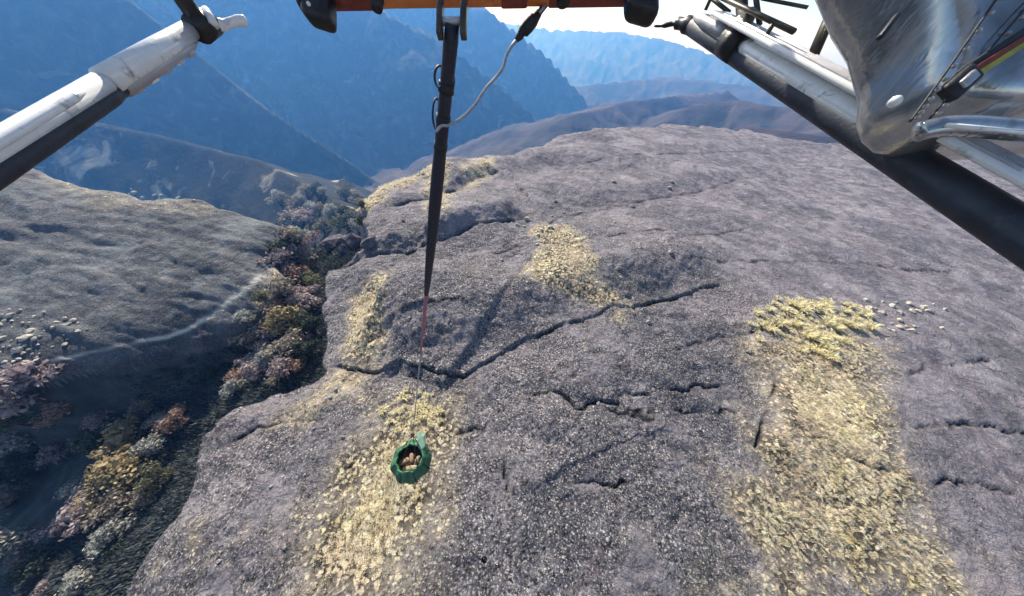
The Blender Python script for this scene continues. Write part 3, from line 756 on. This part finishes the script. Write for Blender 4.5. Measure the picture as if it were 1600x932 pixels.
bm = bmesh.new(); tube(bm, catmull([leg0 - HUP * .01, leg0 + HUP * .12 - AX * .01, leg0 + HUP * .34 + LAT * .02, leg0 + HUP * .62 + LAT * .22, leg0 + HUP * .74 + LAT * .8], 6), .026, 18); hp('cross_tube', bm, M['black_metal'])
bm = bmesh.new(); tube(bm, [leg0 + AX * .05, leg0 - AX * .03], [.038, .040], 20); hp('clamp', bm, M['black_metal'])
bm = bmesh.new(); tube(bm, [cp(321, 14, .95), cp(335, 40, .955)], [.011, .015], 10); hp('clamp_bolt', bm, M['white_paint'])
for k, t in enumerate((.09, .16, .23, .30, .37)):
    bm = bmesh.new(); c = PL - AX * t - HUP * .037; obox(bm, c, AX * .016, LAT * .016, HUP * .010, .004); hp('wear_bolt', bm, M['white_paint'] if k % 2 else M['grey_metal'])
# right skid
AX = AXR
PR = cp(1083, 42, 1.7)
bm = bmesh.new(); tube(bm, [PR - AX * t for t in (-.02, 0, .3, .8, 1.5, 2.6, 3.4)], [.03, .046, .047, .049, .052, .054, .054], 24); hp('skid_tube', bm, M['skid_shade'])
bm = bmesh.new(); tube(bm, catmull([PR + AX * .01, cp(1068, 38, 1.74), cp(1054, 37, 1.78), cp(1034, 41, 1.82), cp(1022, 41, 1.84)], 4), [.045] * 4 + [.032] * 4 + [.014] * 4 + [.007] * 4 + [.004], 14); hp('skid_toe', bm, M['black_metal'])
def on_right(t, up, lat): return PR - AX * t + HUP * up + LAT * lat
# skid's lit top put in as white tubes, with the ribbed step above it
bm = bmesh.new(); tube(bm, [on_right(t, .034, -.012) for t in (.16, .20, .36, .39)], [.015, .032, .034, .02], 18); hp('skid_lit_top', bm, M['white_paint'])
bm = bmesh.new(); tube(bm, [on_right(t, .040, -.016) for t in (.48, .52, .9, 1.25, 1.34)], [.02, .034, .036, .036, .02], 20); hp('skid_lit_top', bm, M['white_paint'])
bm = bmesh.new(); obox(bm, on_right(1.0, .098, -.025), AX * .80, LAT * .060, HUP * .012, .010); step = hp('step_board', bm, M['white_paint'])
for k in range(7):
    bm = bmesh.new(); obox(bm, on_right(1.0, .1125, -.025 + (k - 3) * .015), AX * (.70 - .03 * (k % 3)), LAT * .0035, HUP * .004, .002); hp('tread_rib', bm, M['grey_metal'], step)
bm = bmesh.new(); tube(bm, [on_right(t, .05, -.03) for t in (.02, .12, .30, .34)], [.018, .03, .032, .02], 14); hp('step_bracket', bm, M['grey_metal'])
bm = bmesh.new(); tube(bm, [on_right(t, .155, -.05) for t in (.0, .4, .75)], .011, 10); hp('step_rail', bm, M['strut'])
for t in (.10, .62):
    bm = bmesh.new(); tube(bm, [on_right(t, .09, -.045), on_right(t, .155, -.05)], .010, 8); hp('rail_bracket', bm, M['strut'])
def strut(name, a, b, r, m='strut'):
    bm = bmesh.new(); tube(bm, [a, a.lerp(b, .5), b], r, 14); return hp(name, bm, M[m])
a0 = on_right(.42, .03, -.01)
bm = bmesh.new(); tube(bm, catmull([a0 - HUP * .06, a0 + HUP * .1 - LAT * .005, cp(1160, 20, 1.48), cp(1156, -30, 1.47), cp(1130, -130, 1.45), cp(1040, -300, 1.42)], 6), .027, 16); hp('cross_tube', bm, M['strut'])
bm = bmesh.new(); tube(bm, [a0 - AX * .05, a0 + AX * .05], .075, 20); hp('clamp', bm, M['black_metal'])
strut('step_strut', cp(1187, 40, 1.44), cp(1176, -40, 1.43), .012)
strut('step_strut', cp(1268, 92, 1.18), cp(1322, -30, 1.16), .021)
strut('step_strut', cp(1300, 28, 1.17), cp(1318, 32, 1.17), .016)
strut('whip_aerial', cp(1190, -2, 1.5), cp(1262, 12, 1.46), .008)
strut('step_strut', cp(1110, -4, 1.6), cp(1140, 20, 1.56), .010)
# glossy grey pod by the right skid: fairing with a rounded foot
POD = [  # left outline from foot to top (pixel, pixel), size factor
    (1504, 210, .55), (1454, 209, .80), (1426, 201, .93), (1408, 183, 1.0), (1398, 157, 1.03), (1404, 117, 1.05), (1396.4, 90.2, 1.08), (1382.4, 40.2, 1.12), (1350.2, -9.9, 1.2), (1310.2, -99.9, 1.3), (1260.2, -199.9, 1.35)]
bm = bmesh.new(); n = 44; rings = []
for px, py, s in POD:
    c0 = cp(px, py, .80); wv = .40 * s; ring = []
    for k in range(n):
        a = 2 * math.pi * k / n; ca, sa = math.cos(a), math.sin(a)
        ux = math.copysign(abs(ca) ** .5, ca); uy = math.copysign(abs(sa) ** .62, sa)
        ring.append(bm.verts.new(c0 + RIGHT * (wv + wv * ux) + FWD * (uy * .17 * min(1.05, s ** .5))))
    rings.append(ring)
for a, b in zip(rings, rings[1:]):
    for k in range(n): bm.faces.new((a[k], a[(k + 1) % n], b[(k + 1) % n], b[k]))
bm.faces.new(rings[0][::-1]); bm.faces.new(rings[-1]); bmesh.ops.recalc_face_normals(bm, faces=bm.faces)
pod = hp('side_pod', bm, M['pod'])
def pod_at(px, py, d=.634): return cp(px, py, d)
for pts, r, mt in (([(1422, 190), (1470, 124), (1570, -20)], .0026, 'rubber'), ([(1452, 186), (1530, 96), (1640, -30)], .0022, 'rubber')):
    bm = bmesh.new(); cv = catmull([pod_at(*p) for p in pts], 6); tube(bm, cv, r, 8); seam = hp('panel_seam', bm, M[mt], None)
    for q in cv[1:-1]:
        bm = bmesh.new(); c_ = q + RIGHT * .012; tube(bm, [c_ + FWD * .004, c_ - FWD * .003], [.0045, .0035], 8); hp('rivet_or_glint', bm, M['grey_metal'], seam)
bm = bmesh.new(); tube(bm, catmull([pod_at(1430, 208, .646), pod_at(1475, 198, .628), pod_at(1545, 200, .622), pod_at(1680, 212, .62)], 6), [.004] + [.022] * 17 + [.022], 16); hp('foot_lip', bm, M['pod'])
bm = bmesh.new(); tube(bm, [pod_at(1480, 196, .607), pod_at(1545, 202, .602), pod_at(1640, 212, .600)], .005, 8); hp('lip_trim', bm, M['white_paint'])
bm = bmesh.new(); a, b_ = pod_at(1478, 150), pod_at(1520, 112); d = (b_ - a) / 2; sv = d.cross(FWD).normalized()
obox(bm, (a + b_) / 2, d, sv * .022, FWD * .012, .008, 3); lat_ = hp('latch', bm, M['rubber'])
bm = bmesh.new(); obox(bm, (a + b_) / 2 - FWD * .012, d * .5, sv * .010, FWD * .006, .003, 2); hp('latch_tongue', bm, M['grey_metal'], lat_)
for off, mt in ((-5, 'rubber'), (2, 'redbrown'), (9, 'yellow')):
    bm = bmesh.new(); a, b_ = pod_at(1512 + off * .6, 112 + off), pod_at(1680 + off * .6, 6 + off); d = (b_ - a) / 2; sv = d.cross(FWD).normalized()
    obox(bm, (a + b_) / 2, d, sv * .006, FWD * (.008 + .002 * (off > 0)), .002, 2); hp('strap', bm, M[mt])
bm = bmesh.new(); a, b_ = pod_at(1374, 60, .632), pod_at(1402, 24, .632); d = (b_ - a) / 2; sv = d.cross(FWD).normalized()
obox(bm, (a + b_) / 2, d, sv * .005, FWD * .006, .002, 2); hp('vent_slot', bm, M['black_metal'])
bm = bmesh.new(); tube(bm, [pod_at(1398, 160, .636), pod_at(1400, 157, .622)], [.012, .010], 14); hp('rivet_or_glint', bm, M['white_paint'])  # white stud stands in for the bright glint on the pod
#@@POD
# belly and hook beam
bm = bmesh.new()
secs = [(1.3, .12, .10), (1.1, .26, .22), (.7, .36, .30), (0, .42, .34), (-1.2, .46, .34), (-2.4, .4, .3), (-3.4, .2, .2)]
rings = []
for (t, w, h) in secs:
    c = CAM + AX * t + HUP * 1.0
    ring = []
    for k in range(28):
        a = 2 * math.pi * k / 28; ca, sa = math.cos(a), math.sin(a)
        ring.append(bm.verts.new(c + LAT * (w * math.copysign(abs(ca) ** .6, ca)) + HUP * (h * math.copysign(abs(sa) ** .6, sa) + (.34 - h))))
    rings.append(ring)
for a, b in zip(rings, rings[1:]):
    for k in range(28): bm.faces.new((a[k], a[(k + 1) % 28], b[(k + 1) % 28], b[k]))
bm.faces.new(rings[0]); bm.faces.new(rings[-1][::-1]); bmesh.ops.recalc_face_normals(bm, faces=bm.faces)
hp('fuselage', bm, M['white_paint'])
B0, B1 = cp(478, -20, 1.22), cp(1020, -28, 1.22); BD = (B1 - B0).normalized(); BU = (UP - BD * UP.dot(BD)).normalized(); BF = BD.cross(BU)
bm = bmesh.new(); obox(bm, (B0 + B1) / 2, BD * ((B1 - B0).length / 2), BU * .064, BF * .045, .012, 3); beam = hp('hook_beam', bm, M['orange'])
for xa, xb in ((.06, .20), (.56, .64), (.70, .97)):
    bm = bmesh.new(); c = B0.lerp(B1, (xa + xb) / 2); obox(bm, c, BD * ((B1 - B0).length * (xb - xa) / 2), BU * .068, BF * .049, .012, 3); hp('beam_sleeve', bm, M['redbrown'])
for px, py, sx, sy in ((498, -2, .062, .115), (1001, -8, .066, .105)):
    bm = bmesh.new(); c = cp(px, py, 1.17)
    obox(bm, c, BD * sx + BU * -.02, BU * sy, BF * .05, .035, 4)
    hp('beam_end_foot', bm, M['black_metal'])
for px in (470, ):
    bm = bmesh.new(); tube(bm, [cp(px, -6, 1.18), cp(px + 16, 8, 1.16)], [.03, .05], 16); hp('beam_end_foot', bm, M['black_metal'])
bm = bmesh.new(); tube(bm, [cp(482, 6, 1.105), cp(482, 6, 1.09)], .008, 10); hp('rivet_or_glint', bm, M['white_paint'])
bm = bmesh.new(); tube(bm, [cp(589, 0, 1.18), cp(589, 15, 1.18)], [.03, .022], 14); hp('beam_bolt', bm, M['black_metal'])
bm = bmesh.new(); tube(bm, [cp(536, -6, 1.165), cp(536, 6, 1.165)], [.03, .03], 14); hp('beam_bolt', bm, M['redbrown'])
bm = bmesh.new(); tube(bm, [cp(880, -6, 1.165), cp(880, 4, 1.165)], [.03, .03], 14); hp('beam_bolt', bm, M['black_metal'])
strut('mount_arm', cp(500, -30, 1.2), cp(420, -260, 1.3), .04, 'black_metal'); strut('mount_arm', cp(1000, -30, 1.2), cp(1060, -260, 1.3), .04, 'black_metal')

# ------------------------------------------------------------------ cargo hook, long line, cable
hook = empty('cargo_hook', cp(706, -10, 1.2)); tag(hook, 'steel cargo hook with two side plates hanging from the orange beam', 'cargo hook')
def part(root, name, bm, m, smooth=True):
    o = bm_obj(name, bm, m, None, smooth); o.parent = root; o.matrix_parent_inverse = Matrix.Translation(-root.location); return o
def sub(par, root, name, bm, m, smooth=True):
    o = bm_obj(name, bm, m, None, smooth); o.parent = par; return o
for px, w in ((688, 6), (725, 7)):
    bm = bmesh.new(); a, b = cp(px + 1, -30, 1.19), cp(px - 1, 58, 1.19); d = (b - a) / 2; sv = d.cross(FWD).normalized()
    obox(bm, (a + b) / 2, d, sv * (.0014 * w + .004), FWD * .022, .006, 3); part(hook, 'side_plate', bm, M['strut'])
for py, r in ((-18, .020), (34, .016)):
    bm = bmesh.new(); tube(bm, [cp(684, py, 1.19), cp(729, py, 1.19)], r, 14); part(hook, 'cross_pin', bm, M['grey_metal'])
M['sleeve'] = simple_mat('black_webbing_sleeve', (.010, .011, .024), .55, 0, .5, 40, 90, .5)
M['pinkrope'] = simple_mat('faded_red_rope', (.34, .13, .15), .7, 0, .25, 40, 160, .5)
M['rope'] = simple_mat('grey_rope', (.34, .31, .33), .7, 0, .25, 40, 160, .5)
BAG_Z = 13.0
LT = cp(707, 38, 1.19); LB = cp(645, 680, 12.2)
line = empty('long_line', LT); tag(line, 'black sleeved long line hanging from the hook down to the green bag', 'sling line')
def lp(s): return LT.lerp(LB, s)
bm = bmesh.new(); ss = [0, .004, .012, .02, .03, .042, .052, .07, .09, .115, .14, .158]
tube(bm, [lp(s) for s in ss], [.030, .034, .033, .034, .036, .037, .042, .044, .042, .038, .032, .024], 18); part(line, 'sleeve', bm, M['sleeve'])
bm = bmesh.new(); tube(bm, [lp(s) for s in (.15, .2, .25, .285)], [.024, .022, .018, .012], 12); part(line, 'red_rope', bm, M['pinkrope'])
bm = bmesh.new(); tube(bm, [lp(s) for s in (.28, .4, .6, .8, 1.0)], [.012, .013, .014, .014, .014], 8); part(line, 'rope', bm, M['rope'])
def loop(px, py, w, h, zc, r, m, nm='lashing_loop'):
    bm = bmesh.new(); pts = [cp(px + w * math.cos(a), py + h * math.sin(a), zc - .012 * math.sin(a * 2)) for a in [2 * math.pi * k / 24 for k in range(25)]]
    tube(bm, pts, r, 8, False); part(line, nm, bm, m)
loop(687, 120, 8, 17, 1.36, .006, M['sleeve']); loop(703, 127, 6, 14, 1.38, .008, M['sleeve']); loop(682, 178, 6, 24, 1.52, .006, M['sleeve']); loop(689, 186, 5, 12, 1.52, .005, M['black_metal'])
for s, nm in ((.016, 'tape_band'), (.027, 'tape_band'), (.038, 'tape_band')):
    bm = bmesh.new(); tube(bm, [lp(s), lp(s + .003)], [.040, .041], 16); part(line, nm, bm, M['rubber'])
cab = empty('electric_cable', cp(705, 198, 1.55)); tag(cab, 'thin grey cable with a black plug curving from the beam to the line', 'cable')
M['cable'] = simple_mat('grey_cable_sheath', (.32, .33, .37), .32, .2, .2, 40)
cpts = [cp(682, 206, 1.50), cp(690, 197, 1.48), cp(702, 196, 1.47), cp(722, 184, 1.45), cp(742, 164, 1.42), cp(758, 140, 1.40), cp(776, 120, 1.38), cp(787, 104, 1.36), cp(791, 88, 1.35), cp(800, 72, 1.33), cp(812, 58, 1.32)]
bm = bmesh.new(); tube(bm, catmull(cpts, 6), .0075, 10); part(cab, 'cable', bm, M['cable'])
ppts = [cp(806, 64, 1.325), cp(812, 57, 1.32), cp(815, 50, 1.315), cp(819, 48, 1.31), cp(826, 40, 1.30), cp(834, 30, 1.29), cp(837, 28, 1.285), cp(842, 20, 1.28)]
bm = bmesh.new(); tube(bm, ppts, [.010, .018, .021, .027, .029, .028, .020, .017], 16); plug = part(cab, 'plug', bm, M['rubber'])
bm = bmesh.new(); tube(bm, catmull([cp(840, 23, 1.28), cp(850, 10, 1.27), cp(864, -6, 1.26), cp(890, -30, 1.25)], 4), .014, 12); part(cab, 'socket_tail', bm, M['rubber'])
bm = bmesh.new(); tube(bm, [cp(843, 20, 1.258), cp(853, 8, 1.25)], .006, 8); part(cab, 'locking_ring', bm, M['cable'])

# ------------------------------------------------------------------ green lifting bag and its load
def cloth_mat():
    m, N, L, B = mat('green_tarpaulin'); g = N.new('ShaderNodeTexCoord').outputs['Object']
    c = ramp(N, L, noise_node(N, L, g, 2.2, 5, .6, .4), [(.3, (.008, .055, .022)), (.52, (.02, .12, .05)), (.68, (.06, .22, .11)), (.8, (.22, .40, .26))])
    L.new(c, B.inputs['Base Color']); B.inputs['Roughness'].default_value = .42
    bump(N, L, noise_node(N, L, g, 4, 6, .65, 1.2), .9, .10, B); return m
M['tarp'] = cloth_mat(); M['tarp_lining'] = simple_mat('pale_green_lining', (.24, .40, .28), .55, 0, .25, 3, 6, .4)
M['earth'] = simple_mat('brown_earth', (.085, .05, .03), .95, 0, .5, 7, 14, .8)
M['sack'] = simple_mat('buff_sack', (.40, .23, .15), .85, 0, .25, 8, 20, .5)
BC = cp(640, 716, BAG_Z)         # middle of the bag's mouth
bag = empty('lifting_bag', BC - Vector((0, 0, 1.1))); tag(bag, 'open green tarpaulin lifting bag slung at the end of the line', 'bag')
r2 = random.Random(3)
def bag_surface(prof, seed, fold=1.0):
    bm = bmesh.new(); n = 48; rings = []
    for i, (z, rr_) in enumerate(prof):
        ring = []
        for k in range(n):
            a = 2 * math.pi * k / n
            oct_ = 1 - .055 * (1 + math.cos(8 * a)) * .5
            w = 1 + fold * (.05 * mnoise.noise(Vector((math.cos(a) * 2, math.sin(a) * 2, z * 1.3 + seed))) + .03 * math.sin(a * 11 + z * 3) * max(0, z + .6))
            sag = .10 * math.cos(4 * a + .6) * max(0, z + .25) if z > -.25 else 0
            ring.append(bm.verts.new(BC + Vector((math.cos(a) * rr_ * oct_ * w, math.sin(a) * rr_ * oct_ * w, z + sag))))
        rings.append(ring)
    for a, b in zip(rings, rings[1:]):
        for k in range(n): bm.faces.new((a[k], a[(k + 1) % n], b[(k + 1) % n], b[k]))
    return bm, rings
bm, rg = bag_surface([(-1.1, .05), (-1.1, .5), (-1.05, .74), (-.9, .90), (-.68, .97), (-.45, .95), (-.22, .86), (-.05, .74), (.03, .66), (.05, .61), (.01, .58), (-.06, .575)], 0, 1.6)
part(bag, 'shell', bm, M['tarp'])
bm, rg = bag_surface([(-.055, .57), (-.15, .62), (-.4, .74), (-.7, .80)], 0, 1.2); part(bag, 'lining', bm, M['tarp_lining'])
APEX = LB
for k in range(8):
    a = math.pi / 8 + k * math.pi / 4 + .15; bm = bmesh.new()
    tube(bm, [BC + Vector((math.cos(a) * r_, math.sin(a) * r_, z_)) for z_, r_ in ((-1.08, .62), (-.9, .91), (-.68, .985), (-.45, .965), (-.22, .875), (-.05, .755), (.04, .66))], .026, 6, True, .5); part(bag, 'webbing_band', bm, M['rubber'])
for k in range(4):
    a = math.pi / 4 + k * math.pi / 2 + .15; foot = BC + Vector((math.cos(a) * .62, math.sin(a) * .62, -.02))
    bm = bmesh.new(); tube(bm, [foot, foot.lerp(APEX, .5) + Vector((0, 0, .02)), APEX], .018, 6); part(bag, 'lifting_strap', bm, M['black_metal'])
bm = bmesh.new(); tube(bm, [APEX + Vector((0, 0, .16)), APEX + Vector((0, 0, .06)), APEX - Vector((0, 0, .06))], [.05, .075, .05], 14); part(bag, 'swivel', bm, M['black_metal'])
bm = bmesh.new()                  # loose flap of lining blown out behind the rim
gr_ = [[bm.verts.new(BC + Vector((.12 + .42 * u + .05 * math.sin(5 * v_), .48 + .62 * v_ + .10 * math.sin(6 * u), .02 + .20 * v_ + .06 * math.sin(4 * u + 3 * v_)))) for u in [i / 10 for i in range(11)]] for v_ in [j / 10 for j in range(11)]]
for i in range(10):
    for j in range(10): bm.faces.new((gr_[i][j], gr_[i][j + 1], gr_[i + 1][j + 1], gr_[i + 1][j]))
flap = part(bag, 'loose_flap', bm, M['tarp_lining'])
sm = flap.modifiers.new('thickness', 'SOLIDIFY'); sm.thickness = .015
bm = bmesh.new(); n = 30; rings = []
for i in range(9):
    q = i / 8
    rings.append([bm.verts.new(BC + Vector((math.cos(2 * math.pi * k / n) * .74 * q, math.sin(2 * math.pi * k / n) * .74 * q,
                 -.50 + .20 * (1 - q * q) + .13 * mnoise.noise(Vector((math.cos(2 * math.pi * k / n) * q * 3, math.sin(2 * math.pi * k / n) * q * 3, 4)))))) for k in range(n)])
for a, b in zip(rings, rings[1:]):
    for k in range(n):
        if a is rings[0]: bm.faces.new((b[k], b[(k + 1) % n], rings[0][0])) if k >= 0 else None
        else: bm.faces.new((a[k], a[(k + 1) % n], b[(k + 1) % n], b[k]))
bmesh.ops.delete(bm, geom=[v for v in bm.verts if not v.link_faces], context='VERTS'); bmesh.ops.recalc_face_normals(bm, faces=bm.faces)
tag(bm_obj('earth_load', bm, M['earth']), 'dark brown earth filling the green bag', 'earth')
def sack(dx, dy, dz, L_, W_, rz, mt, label):
    bm = bmesh.new(); bmesh.ops.create_uvsphere(bm, u_segments=20, v_segments=12, radius=1)
    for v in bm.verts:
        x, y, z = v.co; k = .55
        v.co = Vector((math.copysign(abs(x) ** k, x) * L_, math.copysign(abs(y) ** .75, y) * W_, z * W_ * .7)) * (1 + .10 * mnoise.noise(v.co * 2.3 + Vector((dx * 9, dy * 9, 0))))
    o = bm_obj('sack', bm, mt); o.location = BC + Vector((dx, dy, dz)); o.rotation_euler = (.1, -.15, rz); tag(o, label, 'sack', 'sacks in the green bag')
sack(-.30, -.10, -0.32, .26, .13, .5, M['sack'], 'buff sack at the left inside the green bag')
sack(.02, .08, -0.28, .22, .10, 1.9, M['sack'], 'buff sack in the middle of the green bag')
M['pale_sack'] = simple_mat('cream_sack', (.36, .30, .20), .85, 0, .2, 8, 20, .5)
sack(.16, -.34, -0.28, .28, .11, .15, M['pale_sack'], 'cream sack along the near rim inside the green bag')
sack(.32, .08, -0.30, .16, .09, 1.2, M['pale_sack'], 'cream sack at the right inside the green bag')

def project(p):
    d = p - CAM; z = d.dot(FWD); return 800 + FPX * d.dot(RIGHT) / z, 466 - FPX * d.dot(UP) / z
groups_ = {}
for ob in [q for q in scene.objects if q.parent is None and 'group' in q and 'label' in q]:
    groups_.setdefault(ob['label'], []).append(ob)
for lb, obs in groups_.items():
    if len(obs) < 4: continue
    pos = {q: project(q.location) for q in obs}; left = list(obs)
    for word, key in (('largest', lambda q: -max(q.scale) / (q.location - CAM).length), ('leftmost', lambda q: pos[q][0]), ('rightmost', lambda q: -pos[q][0]),
                      ('nearest', lambda q: -pos[q][1]), ('farthest', lambda q: pos[q][1])):
        q = min(obs, key=key)
        if q in left:
            left.remove(q); q['label'] = word + ' ' + lb

# ------------------------------------------------------------------ haze
def haze(density, color, aniso, lo, hi, half):
    m = bpy.data.materials.new('valley_haze'); m.use_nodes = True; N = m.node_tree.nodes; L = m.node_tree.links
    N.remove(N['Principled BSDF'])
    v = N.new('ShaderNodeVolumePrincipled'); v.inputs['Color'].default_value = (*color, 1)
    v.inputs['Density'].default_value = density; v.inputs['Anisotropy'].default_value = aniso
    v.inputs['Absorption Color'].default_value = (1, 1, 1, 1)   # scatters only: thin air reads blue, thick air white
    L.new(v.outputs[0], N['Material Output'].inputs['Volume'])
    bm = bmesh.new(); bmesh.ops.create_cube(bm, size=1)
    for q in bm.verts: q.co = Vector((q.co.x * 2 * half, q.co.y * 2 * half, lo if q.co.z < 0 else hi))
    me = bpy.data.meshes.new('haze'); bm.to_mesh(me); bm.free()
    tag(link('haze', me, m), 'blue haze filling the valley air', kind='stuff')
zmin, zmax = float(V[:, 2].min()), float(V[:, 2].max())
haze(0.00026, (.12, .38, 1.0), .30, zmin - 2, max(zmax, CAM_Z) + 12, 9600)
